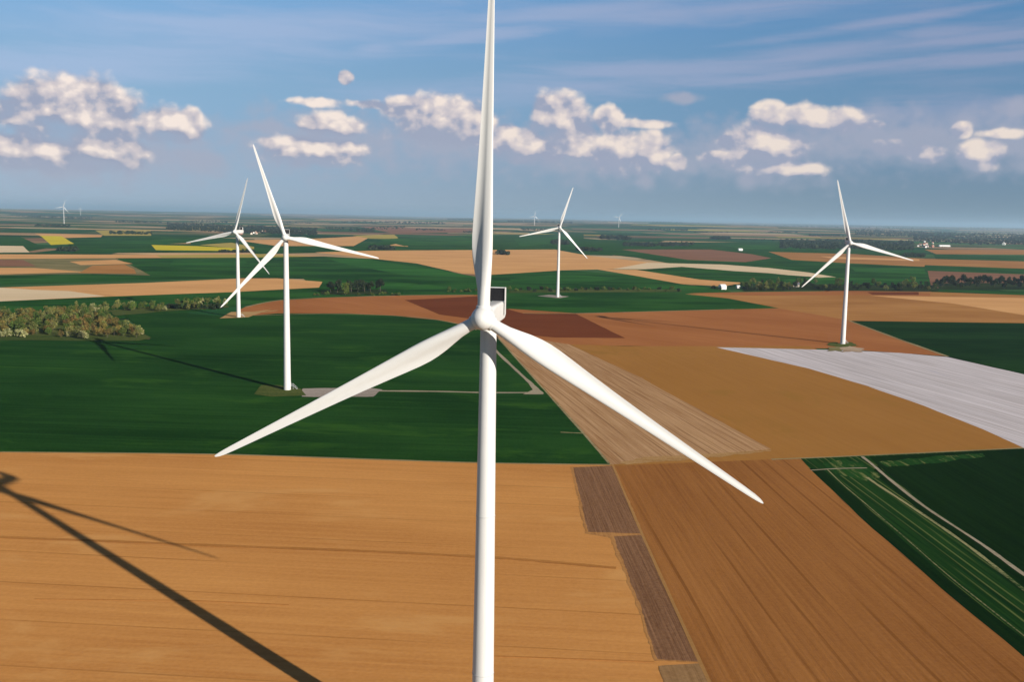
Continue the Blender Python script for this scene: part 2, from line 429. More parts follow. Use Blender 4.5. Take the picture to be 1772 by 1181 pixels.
LEVEL = [0]
def sheet(name, pts, mat, wob=0.6, world=False, curve=False, seg=14.0):
    """One field, path or pad: its outline runs over the ground at its real place, edges slightly uneven."""
    LEVEL[0] += 1
    z = 0.004*LEVEL[0]
    q = [Vector(p) for p in pts] if world else [PT(*p) for p in pts]
    if curve: q = smooth_loop(q)
    out = []
    rnd = random.Random(LEVEL[0]*13)
    for i, a in enumerate(q):
        b = q[(i+1) % len(q)]
        L = (b-a).length
        n = max(1, min(60, int(L/seg)))
        nrm = Vector((-(b-a).y, (b-a).x, 0))
        if L > 0: nrm /= L
        off = 0.0
        for k in range(n):
            p = a.lerp(b, k/n)
            if k:
                off = 0.55*off + 0.83*rnd.uniform(-wob, wob)
                p = p + nrm*off*(0.5 if seg < 3 else 0.8)
            out.append((p.x, p.y, (ridge(p.x, p.y) if p.y > 5500 else 0) + z))
    bm = bmesh.new()
    f = bm.faces.new([bm.verts.new(p) for p in out])
    if f.normal.z < 0: f.normal_flip()
    bmesh.ops.triangulate(bm, faces=[f])
    bm.normal_update()
    for f in bm.faces:
        if f.normal.z < 0: f.normal_flip()
    return tag(mesh_of(name, bm, mat), kind='structure')
def smooth_loop(q):
    for _ in range(2):
        o = []
        for i, a in enumerate(q):
            b = q[(i+1) % len(q)]
            o += [a.lerp(b, 0.25), a.lerp(b, 0.75)]
        q = o
    return q
def strip(name, pts, width, mat, wob=0.25):
    """A path of even width along a line of points on the ground."""
    q = [PT(*p) for p in pts]
    o = []
    for i in range(len(q)-1):                                # Catmull-Rom
        p0, p1, p2, p3 = q[max(i-1, 0)], q[i], q[i+1], q[min(i+2, len(q)-1)]
        for k in range(6):
            t = k/6
            o.append(0.5*((2*p1) + (p2-p0)*t + (2*p0-5*p1+4*p2-p3)*t*t + (3*p1-p0-3*p2+p3)*t*t*t))
    o.append(q[-1])
    l, r = [], []
    for i, p in enumerate(o):
        d = (o[min(i+1, len(o)-1)] - o[max(i-1, 0)]); d.z = 0; d.normalize()
        nn = Vector((-d.y, d.x, 0))
        wl = width/2*random.uniform(0.8, 1.2)
        l.append(p + nn*wl); r.append(p - nn*wl)
    return sheet(name, [tuple(v) for v in l + r[::-1]], mat, wob*0.4, world=True)

# ---- far to near; every outline is where that field lies on the ground
F = sheet
# far left
F('crop_field', [(-120,402),(35,410),(80,430),(45,436),(-120,428)], M_g2)
F('tan_field', [(60,404),(178,407),(172,413),(75,411)], M_tan2)
F('crop_field', [(110,412),(270,408),(440,414),(460,437),(128,438)], M_g2)
F('rapeseed_field', [(70,408),(107,409),(128,422),(88,424)], M_rape)
F('golden_field', [(165,399),(260,398),(262,408),(180,408)], M_gold)
F('ploughed_field', [(-100,424),(40,426),(51,437),(-100,438)], M_pale)
F('rapeseed_field', [(262,424),(340,426),(398,429),(455,435),(270,433)], M_rape)
F('golden_field', [(345,424),(400,420),(470,433),(398,429)], M_gold)
F('tan_field', [(270,419),(330,419),(330,422),(275,422)], M_tan2)
F('crop_field', [(440,424),(560,418),(640,420),(650,436),(440,440)], M_g2)
F('tan_field', [(410,416),(545,413),(645,408),(612,426),(480,426)], M_tan2)
F('golden_field', [(610,408),(682,406),(692,414),(640,413)], M_gold)
F('crop_field', [(615,427),(690,412),(1010,404),(1010,434),(640,436)], M_g2)
F('tan_field', [(672,425),(705,418),(706,427)], M_tan2)
F('mauve_field', [(620,392),(850,391),(850,402),(680,404)], M_mauve)
F('tan_field', [(300,392),(420,392),(410,400),(300,400)], M_olive)
F('tan_field', [(-100,440),(270,441),(420,439),(480,441),(560,443),(420,447),(-100,449)], M_tan2)
F('golden_field', [(270,442),(450,440),(540,444),(440,446),(280,446)], M_gold)
F('olive_meadow', [(-100,449),(200,447),(240,466),(262,477),(150,474),(-100,479)], M_olive)
F('tan_field', [(-100,449),(40,450),(62,461),(-100,462)], M_mauve)
F('tan_field', [(-100,463),(60,464),(150,471),(-100,478)], M_tan2)
F('tan_field', [(135,473),(160,460),(215,458),(232,466),(236,474)], M_och2)
F('crop_field', [(200,447),(430,446),(560,444),(640,448),(720,458),(800,475),(870,492),(900,512),(660,513),(560,504),(520,480),(440,480),(-100,497),(-100,479),(150,475),(262,478),(240,466)], M_g2)
F('tan_field', [(545,437),(640,434),(960,432),(1020,443),(1130,455),(1180,458),(1060,466),(975,468),(850,476),(800,474),(720,456),(600,443)], M_tan2)
F('tan_field', [(-100,505),(0,498),(250,490),(420,482),(480,482),(558,488),(552,498),(400,506),(180,514),(-100,528)], M_tan2)
F('pale_field', [(-100,503),(0,498),(60,502),(120,504),(182,513),(0,522),(-100,528)], M_pale)
F('crop_field', [(-100,528),(0,522),(180,514),(400,506),(552,498),(580,505),(680,508),(690,512),(560,517),(430,528),(300,545),(-100,575)], M_g2)
# far right
F('crop_field', [(1000,412),(1110,420),(1500,418),(1560,440),(1610,458),(1640,500),(1330,500),(1240,470),(1100,446),(1010,436)], M_g2)
F('mauve_field', [(1075,432),(1230,432),(1300,440),(1335,447),(1290,454),(1190,450)], M_mauve)
F('tan_field', [(1330,436),(1480,440),(1600,448),(1600,462),(1470,456),(1370,450)], M_och2)
F('pale_field', [(1120,455),(1250,458),(1330,464),(1400,472),(1452,481),(1420,482),(1330,473),(1230,467),(1060,466)], M_pale)
F('crop_field', [(1090,468),(1180,462),(1290,471),(1400,479),(1460,486),(1440,496),(1330,492),(1210,485)], M_g2)
F('tan_field', [(1030,466),(1100,467),(1210,484),(1290,490),(1250,496),(1180,492),(1090,476)], M_tan2)
F('crop_field', [(850,476),(975,468),(1090,476),(1180,492),(1250,500),(1270,508),(1180,511),(840,511)], M_g2)
F('tan_field', [(1600,432),(1900,434),(1900,442),(1620,440)], M_och2)
F('crop_field', [(1615,441),(1900,444),(1900,456),(1620,449)], M_g2)
F('tan_field', [(1595,448),(1900,456),(1900,470),(1600,459)], M_och2)
F('crop_field', [(1600,459),(1900,470),(1900,480),(1605,469)], M_g2)
F('mauve_field', [(1605,469),(1900,480),(1900,500),(1612,500)], M_mauve)
F('crop_field', [(1612,502),(1900,506),(1900,518),(1612,514)], M_g2)
F('crop_field', [(560,446),(640,450),(760,468),(840,482),(700,476),(600,458)], M_g3)
F('crop_field', [(300,452),(420,450),(440,462),(290,462)], M_g4)
F('crop_field', [(580,486),(700,490),(850,500),(700,502),(590,497)], M_g4)
F('crop_field', [(880,482),(975,475),(1080,482),(1000,490),(890,492)], M_g4)
F('crop_field', [(1100,496),(1190,495),(1245,501),(1150,504)], M_g3)
F('crop_field', [(1350,484),(1440,480),(1600,486),(1604,494),(1400,492)], M_g4)
F('crop_field', [(1470,462),(1600,466),(1602,474),(1480,470)], M_g3)
F('crop_field', [(1240,424),(1400,424),(1440,432),(1290,432)], M_g4)
F('tan_field', [(1420,444),(1590,449),(1592,452),(1440,448)], M_tan2)
F('crop_field', [(650,414),(800,410),(850,422),(700,426)], M_g4)
F('crop_field', [(890,414),(980,410),(1010,420),(900,426)], M_g4)
F('crop_field', [(150,420),(300,414),(420,418),(260,423)], M_g4)
F('crop_field', [(-100,484),(100,482),(300,484),(120,489),(-100,491)], M_g4)
F('olive_meadow', [(120,453),(200,450),(230,457),(140,459)], M_tan2)
# middle distance
F('ochre_field', [(1170,510),(1290,506),(1480,504),(1620,506),(1900,516),(1900,562),(1772,560),(1470,556),(1345,534)], M_och2)
F('red_field', [(1190,508),(1290,506),(1480,504),(1610,508),(1610,513),(1480,511),(1290,512)], M_red)
F('tan_field', [(1505,512),(1612,514),(1900,518),(1900,554),(1772,546),(1650,526)], M_tan2)
F('mauve_field', [(1500,506),(1590,506),(1590,511),(1510,511)], M_maroon)
F('crop_field', [(840,511),(1180,509),(1260,517),(1348,534),(1270,537),(905,543),(862,536)], M_g2)
F('red_field', [(400,545),(425,532),(480,521),(560,516),(700,512),(830,511),(880,540),(905,543),(840,578),(760,556),(680,548),(560,545),(440,547)], M_red)
F('red_field', [(880,535),(1000,543),(1270,536),(1345,534),(1470,555),(1560,588),(1645,618),(1560,612),(1440,604),(1240,602),(985,598),(870,590)], M_red)
F('maroon_field', [(866,532),(905,543),(997,544),(1082,586),(960,585),(860,575)], M_maroon)
F('dark_maroon_field', [(700,520),(830,513),(880,540),(840,556),(760,545)], M_maroon)
F('dark_crop_field', [(1470,556),(1772,560),(2000,563),(2000,740),(1772,649),(1640,618),(1550,586)], M_g5)
# near
F('field_margin', [(852,600),(1400,600),(1900,790),(1900,830),(1040,830)], M_tan)
F('stubble_field', [(855,576),(985,597),(1110,655),(1335,779),(1200,792),(1070,805),(1052,806),(1010,750),(930,660),(880,606)], M_stub)
F('tan_field', [(985,597),(1080,600),(1240,602),(1300,616),(1400,639),(1500,669),(1600,704),(1700,744),(1772,777),(1500,790),(1335,797),(1335,779),(1110,655)], M_tan)
F('plastic_mulched_field', [(1240,602),(1460,607),(1560,612),(1640,619),(1772,649),(2000,742),(2000,880),(1772,777),(1700,744),(1600,704),(1500,669),(1400,639),(1300,616)], M_plastic)
F('wheat_field', [(-140,606),(0,590),(260,588),(215,546),(300,540),(400,550),(480,543),(600,543),(680,547),(760,555),(830,570),(868,592),(930,660),(1010,750),(1056,806),(840,803),(620,796),(370,788),(0,784),(-140,783)], M_wheat)
F('brown_field', [(1060,808),(1200,802),(1385,795),(1405,817),(1511,916),(1680,1062),(1800,1160),(2000,1330),(1330,1330),(1212,1150),(1110,925)], M_brown)
F('ochre_field', [(-140,783),(0,784),(370,788),(620,796),(840,803),(1062,807),(1110,925),(1212,1150),(1300,1330),(-400,1330),(-400,783)], M_ochre)
F('patchy_crop_field', [(1385,795),(1500,790),(1772,777),(2000,880),(2000,1330),(1800,1160),(1680,1062),(1511,916),(1405,817)], M_strip, wob=0.5)
F('dark_crop_field', [(1503,792),(1772,778),(2000,882),(2000,1110),(1772,992),(1700,940),(1600,875),(1545,830)], M_dark, wob=0.4)
F('dark_crop_field', [(1400,812),(1424,814),(1500,880),(1600,970),(1712,1062),(2000,1290),(2000,1335),(1800,1164),(1680,1064),(1511,918),(1405,817)], M_dark, wob=0.4)
F('dark_crop_field', [(1520,806),(1542,834),(1600,880),(1700,946),(1772,998),(2000,1150),(2000,1165),(1772,1018),(1690,954),(1600,893),(1545,848),(1508,820)], M_dark, wob=0.3)
F('sparse_patch', [(1424,803),(1462,798),(1492,803),(1525,826),(1500,834),(1445,822)], M_sparse, wob=2.2, seg=2.5)
F('sparse_patch', [(1520,801),(1600,794),(1700,786),(1705,792),(1600,804),(1535,810)], M_sparse, wob=2.0, seg=4.0)
F('sandy_headland', [(1072,802),(1120,792),(1180,790),(1230,787),(1290,783),(1336,781),(1300,787),(1200,796),(1085,806)], M_head, wob=2.0, seg=2.0)
F('half_ploughed_patch', [(987,810),(1062,807),(1113,928),(1213,1151),(1133,1147),(1094,1030),(1056,934),(1013,926)], M_fringe, wob=0.7, seg=1.6)
F('ploughed_patch', [(992,811),(1062,808),(1111,926),(1018,923)], M_plough, wob=0.5, seg=1.6)
F('ploughed_patch', [(1062,931),(1113,928),(1211,1149),(1138,1144),(1100,1030)], M_plough, wob=0.5, seg=1.6)
F('half_ploughed_patch', [(1140,1156),(1214,1151),(1290,1310),(1180,1310)], M_plough_dry, wob=0.5, seg=1.6)
# paths, verges and hardstandings
strip('verge', [(-140,783),(0,784),(370,788),(620,796),(840,803),(1056,806)], 1.6, M_verge)
strip('bare_margin', [(1060,806),(1110,924),(1212,1150),(1270,1270)], 0.9, M_margin)
strip('verge', [(1335,797),(1500,790),(1772,777)], 1.5, M_verge)
strip('verge', [(862,586),(935,668),(1010,752),(1054,804)], 1.2, M_verge)
strip('verge', [(440,547),(560,544),(680,547),(760,555),(835,572)], 3.2, M_verge)
strip('verge', [(905,543),(1000,543),(1270,536)], 3.5, M_verge)
strip('verge', [(425,532),(480,521),(560,516),(700,512),(820,511)], 4.0, M_verge)
strip('verge', [(1470,556),(1550,586),(1640,618)], 3.0, M_verge)
strip('track', [(1492,792),(1512,808),(1540,832),(1600,879),(1700,945),(1772,997),(1900,1082)], 1.35, M_track)
strip('wheel_track', [(1500,828),(1520,842),(1560,868),(1640,922),(1700,966),(1772,1024),(1900,1120)], 1.2, M_track2)
strip('wheel_track', [(1432,815),(1460,842),(1500,876),(1560,928),(1640,998),(1712,1056),(1830,1150)], 0.45, M_track2)
strip('wheel_track', [(1403,816),(1450,813),(1500,812)], 1.0, M_track)
strip('track', [(846,596),(866,616),(900,648),(922,668),(938,683)], 2.4, M_track)
F('track_corner', [(912,660),(924,667),(940,684),(905,684),(922,676)], M_track, wob=0.4)
strip('track', [(655,678),(760,679),(840,681),(938,681)], 3.6, M_track)
strip('dark_furrow', [(-60,930),(150,938),(400,948),(620,956),(840,967),(960,976),(1066,986)], 2.0, M_furrow)
strip('dark_furrow', [(850,1139),(1000,1144),(1132,1149)], 0.6, M_furrow)
strip('dark_furrow', [(60,1040),(330,1043),(500,1050)], 0.5, M_furrow)
strip('crop_line', [(970,750),(1012,752)], 1.2, M_verge)
F('gravel_pad', [(524,674),(600,673),(640,673),(662,676),(646,688),(580,689),(522,688)], M_pad, wob=1.0, seg=4)
F('grass_mound', [(440,684),(452,668),(480,668),(520,674),(530,686),(470,688)], M_grass, wob=1.0)
F('rough_grass', [(1430,597),(1446,593),(1456,597),(1470,593),(1482,597),(1488,600),(1470,601),(1452,602),(1438,600)], M_grass, wob=2.2, seg=3)
F('olive_meadow', [(1433,603),(1448,601),(1459,603),(1458,610),(1446,608),(1432,609)], M_olive, wob=2.2, seg=3)
F('gravel_pad', [(1457,602),(1470,600),(1484,603),(1496,604),(1490,611),(1474,609),(1457,611)], M_sand2, wob=2.2, seg=3)
F('gravel_pad', [(380,552),(400,541),(440,540),(470,536),(430,550)], M_sand, wob=0.8)
F('gravel_pad', [(930,513),(950,511),(985,514),(968,517)], M_pad, wob=0.8)
strip('track', [(395,547),(440,543),(480,538)], 5.0, M_sand)

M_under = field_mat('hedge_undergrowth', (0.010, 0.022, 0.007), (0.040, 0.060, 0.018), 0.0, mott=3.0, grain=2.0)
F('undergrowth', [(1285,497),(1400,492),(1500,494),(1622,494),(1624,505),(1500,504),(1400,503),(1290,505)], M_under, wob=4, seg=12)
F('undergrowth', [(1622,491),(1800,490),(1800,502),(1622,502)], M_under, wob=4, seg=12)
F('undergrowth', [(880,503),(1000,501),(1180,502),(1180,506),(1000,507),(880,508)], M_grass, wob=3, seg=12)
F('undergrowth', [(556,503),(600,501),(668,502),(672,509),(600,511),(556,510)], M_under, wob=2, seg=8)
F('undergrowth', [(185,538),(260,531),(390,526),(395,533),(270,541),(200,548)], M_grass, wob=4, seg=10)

# ------------------------------------------------------------------ wind turbines
def paint(name, c=(0.58, 0.58, 0.57), dirt=0.93):
    m, n = mat_new(name)
    co = n.n('ShaderNodeTexCoord').outputs['Object']
    f = n.ss(n.noise(n.scaled(co, 1.4, 1.4, 0.12), 1.0, 5.0, 0.6), 0.3, 0.75)
    f2 = n.ss(n.noise(n.scaled(co, 4.0, 4.0, 0.5), 1.0, 3.0, 0.6), 0.45, 0.8)
    col = n.mix(f, rgb(tuple(x*dirt for x in c)), rgb(c))
    col = n.mix(n.m('MULTIPLY', f2, 0.14), col, (0.42, 0.40, 0.36, 1))
    finish(n, col, 0.38, 0.4)
    return m
M_white = paint('white_turbine_paint')
M_seam = paint('grey_flange_paint', (0.46, 0.46, 0.46))
M_blade = paint('white_blade_gelcoat', (0.60, 0.60, 0.59), 0.96)
M_radiator = simple_mat('black_radiator', (0.012, 0.012, 0.014), (0.03, 0.03, 0.033), 6.0, 0.5)
M_steel = simple_mat('galvanised_steel', (0.40, 0.41, 0.42), (0.52, 0.53, 0.54), 3.0, 0.45, 0.5)
M_joint = simple_mat('dark_joint', (0.10, 0.10, 0.11), (0.16, 0.16, 0.17), 2.0, 0.6)
M_concrete = simple_mat('concrete', (0.36, 0.35, 0.33), (0.46, 0.45, 0.42), 0.8)
M_door = simple_mat('grey_door_paint', (0.30, 0.32, 0.34), (0.36, 0.38, 0.40), 2.0, 0.5)

HUB = 84.0
TOWER_H = 81.9
def ring(r, z, n=56): return [Vector((r*math.cos(2*math.pi*i/n), r*math.sin(2*math.pi*i/n), z)) for i in range(n)]
def build_tower():
    bm = bmesh.new()
    rb, rt = 2.02, 1.32
    rad = lambda z: rb + (rt - rb)*(z/TOWER_H)
    rings = []
    for k in range(41):
        z = TOWER_H*k/40
        rings.append(ring(rad(z), z))
    bm_rings(bm, rings)
    return bm
def build_seams():
    bm = bmesh.new()
    rad = lambda z: 1.0
    for z in (0.0,):
        bm_rings(bm, [ring(rad(z)+0.004, z-0.05), ring(rad(z)+0.03, z-0.04), ring(rad(z)+0.03, z+0.04), ring(rad(z)-0.004, z+0.05)], False, False)
    return bm
def build_steps():
    bm = bmesh.new()
    bm_box(bm, 1.95, 3.4, -0.7, 0.7, 2.55, 2.65)
    for i in range(9):
        bm_box(bm, 3.42 + i*0.26, 3.66 + i*0.26, -0.55, 0.55, 2.32 - i*0.27, 2.37 - i*0.27)
    for s in (-0.66, 0.66):
        bm_tube(bm, (3.4, s, 2.55), (5.8, s, 0.05), 0.06, 0.06, 6)
        bm_tube(bm, (3.4, s, 3.65), (5.8, s, 1.1), 0.035, 0.035, 6)
        bm_tube(bm, (1.98, s, 3.65), (3.4, s, 3.65), 0.035, 0.035, 6)
        for x, z0, z1 in ((3.38, 0.0, 3.65), (5.75, 0.0, 1.15), (2.2, 2.6, 3.65), (4.55, 1.3, 2.4)):
            bm_tube(bm, (x, s, z0), (x, s, z1), 0.04, 0.04, 6)
    return bm
def build_door():
    bm = bmesh.new()
    bm_box(bm, 1.88, 2.03, -0.42, 0.42, 2.68, 4.7)
    bmesh.ops.bevel(bm, geom=bm.edges[:], offset=0.03, segments=2, affect='EDGES')
    return bm
def rounded_box_ring(hw, hh, y, zc, r, n=6):
    pts = []
    for (sx, sz, a0) in ((1, 1, 0), (-1, 1, 90), (-1, -1, 180), (1, -1, 270)):
        for k in range(n+1):
            a = R(a0 + 90*k/n)
            pts.append(Vector((sx*(hw-r) + r*math.cos(a), y, zc + sz*(hh-r) + r*math.sin(a))))
    return pts
def build_nacelle():
    """Long rounded housing; y from the hub flange (-2.6) back to the rear, z relative to the hub axis."""
    bm = bmesh.new()
    prof = [(-2.55,1.30,1.35,0.0,1.28),(-2.2,1.36,1.5,0.0,1.2),(-1.6,1.22,1.60,0.02,0.8),(0.0,1.18,1.66,0.05,0.5),(3.0,1.16,1.68,0.08,0.42),
            (6.5,1.15,1.64,0.12,0.42),(8.6,1.24,1.56,0.2,0.45),(9.5,1.16,1.45,0.3,0.5),(9.75,1.05,1.28,0.36,0.5)]
    bm_rings(bm, [rounded_box_ring(hw, hh, y, zc, r) for (y, hw, hh, zc, r) in prof])
    bmesh.ops.recalc_face_normals(bm, faces=bm.faces[:])
    return bm
def build_cooler_frame():
    bm = bmesh.new()
    bm_box(bm, -1.46, -1.32, 7.1, 8.0, -0.55, 4.17)
    bm_box(bm, 1.32, 1.46, 7.1, 8.0, -0.55, 4.17)
    bm_box(bm, -1.317, 1.317, 7.12, 7.98, 4.02, 4.16)
    for zz in (0.4, 1.55):
        for sx in (-1, 1): bm_box(bm, min(sx*1.1, sx*1.317), max(sx*1.1, sx*1.317), 7.3, 7.6, zz, zz+0.14)
    bmesh.ops.bevel(bm, geom=[e for e in bm.edges], offset=0.05, segments=2, affect='EDGES')
    return bm
def build_radiator():
    bm = bmesh.new()
    bm_box(bm, -1.305, 1.305, 7.42, 7.70, 1.80, 4.015)
    for i in range(1, 12):
        x = -1.305 + i*2.61/12
        bm_box(bm, x-0.03, x+0.03, 7.36, 7.418, 1.9, 4.0)
    return bm
def build_mast():
    bm = bmesh.new()
    for x in (0.0,):
        bm_tube(bm, (x, 9.0, 1.9), (x, 9.0, 3.6), 0.05, 0.04, 8)
        bm_tube(bm, (x-0.28, 9.0, 3.6), (x+0.28, 9.0, 3.6), 0.035, 0.035, 8)
        bm_tube(bm, (x, 9.0, 3.6), (x, 9.0, 3.85), 0.09, 0.05, 8)
    return bm
def build_hub():
    """Blunt rounded spinner with three blade sockets; its axis is -Y, the rotor centre is the origin."""
    bm = bmesh.new()
    prof = [(-2.62,0.02),(-2.58,0.35),(-2.42,0.78),(-2.1,1.22),(-1.6,1.60),(-0.9,1.84),(-0.1,1.92),(0.8,1.88),(1.5,1.70),(1.85,1.50)]
    n = 48
    bm_rings(bm, [[Vector((r*math.cos(2*math.pi*i/n), y, r*math.sin(2*math.pi*i/n))) for i in range(n)] for (y, r) in prof])
    for k in range(3):
        q = Matrix.Rotation(R(120*k), 3, 'Y')
        rr = [(1.05,1.22),(1.55,1.22),(1.98,1.16),(2.02,1.08)]
        bm_rings(bm, [[q @ Vector((r*math.cos(2*math.pi*i/32), -0.05 + r*math.sin(2*math.pi*i/32), z)) for i in range(32)] for z, r in rr])
    bmesh.ops.recalc_face_normals(bm, faces=bm.faces[:])
    return bm
BLADE_R = 52.45
STA = [(0.036,1.95,0.0,20),(0.055,1.96,0.02,20),(0.085,2.15,0.25,20),(0.115,2.60,0.55,19),(0.150,3.12,0.80,17),(0.185,3.48,0.92,15),(0.215,3.62,0.97,13.5),
       (0.25,3.56,1,12),(0.30,3.30,1,10),(0.37,2.92,1,7.6),(0.45,2.54,1,5.6),(0.54,2.18,1,4.0),(0.63,1.88,1,2.8),(0.72,1.60,1,1.8),(0.80,1.36,1,1.0),
       (0.87,1.16,1,0.4),(0.93,0.98,1,0),(0.965,0.82,1,-0.2),(0.985,0.60,1,-0.3),(0.996,0.34,1,-0.3),(1.0,0.12,1,-0.3)]
def build_blade():
    """Span along +Z, leading edge towards +X, pressure side towards -Y (upwind)."""
    bm = bmesh.new()
    N = 40
    rings = []
    # airfoil loop, trailing edge -> suction -> leading edge -> pressure -> trailing edge; x 0 (LE) .. 1 (TE)
    foil = []
    for i in range(N):
        u = 2*math.pi*i/N
        x = 0.5*(1 + math.cos(u))
        yt = 5*(0.2969*math.sqrt(max(x, 0)) - 0.1260*x - 0.3516*x*x + 0.2843*x**3 - 0.1030*x**4)
        foil.append((x, yt, 1 if u < math.pi else -1))
    for (f, ch, bl, tw) in STA:
        z = f*BLADE_R
        thick = 0.42 if f < 0.12 else max(0.17, 0.42 - 1.15*(f-0.12)) if f < 0.4 else 0.17
        if f < 0.4 and f >= 0.12: thick = 0.42 + (0.20-0.42)*((f-0.12)/0.28)**0.8
        elif f >= 0.4: thick = 0.20 - 0.05*(f-0.4)/0.6
        pts = []
        a = R(tw + 2.0)
        for i, (x, yt, sgn) in enumerate(foil):
            u = 2*math.pi*i/N
            # root circle
            cx, cy = -0.5*ch*math.cos(u), 0.5*ch*math.sin(u)
            # airfoil section
            camber = 0.035*math.sin(math.pi*x)
            y = camber + sgn*yt*thick
            if sgn < 0: y += 0.055*max(0.0, math.sin(math.pi*min(1.0, max(0.0, (x-0.42)/0.58))))*thick/0.25
            ax, ay = (0.33 - x)*ch, y*ch
            px = cx*(1-bl) + ax*bl; py = cy*(1-bl) + ay*bl
            # twist: leading edge turns upwind (-Y)
            qx = px*math.cos(a) + py*math.sin(a)
            qy = -px*math.sin(a) + py*math.cos(a)
            sweep = -1.0*max(0, f-0.5)**2                     # prebend, upwind
            pts.append(Vector((qx, qy + sweep, z)))
        rings.append(pts)
    bm_rings(bm, rings)
    bmesh.ops.recalc_face_normals(bm, faces=bm.faces[:])
    return bm
def build_plinth():
    bm = bmesh.new()
    bm_rings(bm, [ring(3.3, -0.3), ring(3.3, 0.18), ring(3.15, 0.26)])
    return bm
MESH = {}
def part(name, builder, mat, parent, smooth=True):
    if name not in MESH:
        o = mesh_of(name, builder(), mat, parent, smooth)
        if smooth:
            try: o.data.set_sharp_from_angle(angle=R(38))
            except Exception: pass
        MESH[name] = o.data
        return o
    return link_mesh(name, MESH[name], None, parent)
def turbine(x, y, h, yaw, phi, label, group, scale=1.0, z=0.0, tilt=-1.4, detail=True, dx=0.0):
    root = empty('wind_turbine', (x, y, z), yaw)
    root.scale = (scale,)*3
    tag(root, label, 'wind turbine', group)
    hz = h/scale
    tw = part('tower', build_tower, M_white, root)
    tw.scale = (1, 1, (hz - 2.1)/TOWER_H)
    if detail:
        for zs in (22.0, 50.0):
            sm = part('tower_seam', build_seams, M_seam, tw)
            rs = 2.02 - 0.70*zs/TOWER_H
            sm.location = (0, 0, zs); sm.scale = (rs, rs, 1)
        for nm, bd, mt in (('door', build_door, M_door), ('steps', build_steps, M_steel), ('plinth', build_plinth, M_concrete)):
            p = part(nm, bd, mt, root, smooth=(nm == 'plinth'))
            p.rotation_euler = (0, 0, R(28) - yaw)
    na = part('nacelle', build_nacelle, M_white, root)
    na.location = (0, 0, hz)
    if detail:
        part('cooler_frame', build_cooler_frame, M_white, na, False)
        part('radiator', build_radiator, M_radiator, na, False)
        for xv in (-0.9, 0.9):
            part('wind_vane', build_mast, M_steel, na, False).location = (xv, 0, 0)
    T = Matrix.Rotation(R(-tilt), 3, 'X')
    hub = part('hub', build_hub, M_white, root)
    hub.location = (0, -4.5, hz)
    hub.rotation_euler = (T @ Matrix.Rotation(phi, 3, 'Y')).to_euler()
    for k in range(3):
        b = part('blade', build_blade, M_blade, root)
        b.location = (0, -4.5, hz)
        b.rotation_euler = (T @ Matrix.Rotation(phi + k*2*math.pi/3, 3, 'Y') @ Matrix.Rotation(0.0206, 3, 'X')).to_euler()
    return root
GT = 'wind turbines standing in the fields'
turbine(-3.9, 160.55, 83.71, R(-9.46), R(1.34), 'largest and nearest white wind turbine with one blade pointing straight up', GT)
turbine(-126.7, 548.3, 86.45, R(8.76), R(-17.92), 'white wind turbine in the dark green wheat field beside the gravel pad and chalk track', GT)
turbine(275.2, 811.3, 84.15, R(-5.2), R(-15.1), 'white wind turbine on the red brown field just behind the white plastic mulched field', GT)
turbine(-260.5, 929.7, 81.3, R(-14.3), R(17.5), 'white wind turbine at the left end of the long red brown field', GT)
turbine(56.7, 1240.7, 88.04, R(6.07), R(16.9), 'slender white wind turbine in the mid green field near the far white barn', GT)
GF = 'tiny wind turbines near the horizon'
for (px, D, h, r, ph, lab) in [
        (110, 6600, 112, 52, 20, 'tiny white wind turbine above the far left fields, clearest of those near the horizon'),
        (139, 13500, 95, 45, 5, 'very small faint wind turbine just right of the clear one on the left horizon'),
        (925, 10500, 108, 62, 12, 'faint wind turbine on the horizon just left of the slender turbine in the green field'),
        (1071, 10000, 108, 60, 38, 'faint wind turbine on the horizon right of the slender turbine in the green field')]:
    d = ray(px, 376 + 0.0189*(px - 886)); k = D/d.y
    x, y = d.x*k, D
    s = r/BLADE_R
    turbine(x, y, h, R(10), R(ph), lab, GF, scale=s, z=ridge(x, y)*0.5, detail=False)

# ------------------------------------------------------------------ trees
def leaf_mat(name, c1, c2, c3):
    m, n = mat_new(name)
    geo = n.n('ShaderNodeNewGeometry')
    r = geo.outputs['Random Per Island']
    o = n.n('ShaderNodeObjectInfo').outputs['Random']
    col = n.mix(r, rgb(c1), rgb(c2))
    col = n.mix(n.ss(n.m('FRACT', n.m('MULTIPLY', r, 7.13)), 0.62, 0.9), col, rgb(c3))
    hs = n.n('ShaderNodeHueSaturation', {'Hue': n.m('ADD', 0.475, n.m('MULTIPLY', o, 0.04)), 'Saturation': 1.05,
                                         'Value': n.m('ADD', 0.7, n.m('MULTIPLY', n.m('FRACT', n.m('MULTIPLY', o, 5.7)), 0.6)), 'Color': col})
    b = n.n('ShaderNodeBsdfPrincipled', {'Base Color': hs.outputs[0], 'Roughness': 0.7, 'Specular IOR Level': 0.2})
    tr = n.n('ShaderNodeBsdfTranslucent', {0: hs.outputs[0]})
    mx = n.n('ShaderNodeMixShader', {0: 0.15, 1: b.outputs[0], 2: tr.outputs[0]})
    n.n('ShaderNodeOutputMaterial', {0: mx.outputs[0]})
    return m
L_olive = leaf_mat('olive_spring_leaves', (0.050, 0.070, 0.014), (0.150, 0.165, 0.040), (0.27, 0.26, 0.10))
L_brown = leaf_mat('bronze_spring_leaves', (0.085, 0.070, 0.016), (0.195, 0.140, 0.035), (0.26, 0.21, 0.07))
L_green = leaf_mat('green_leaves', (0.028, 0.056, 0.010), (0.070, 0.110, 0.018), (0.12, 0.15, 0.035))
L_dark = leaf_mat('dark_leaves', (0.008, 0.017, 0.006), (0.018, 0.032, 0.010), (0.028, 0.042, 0.014))
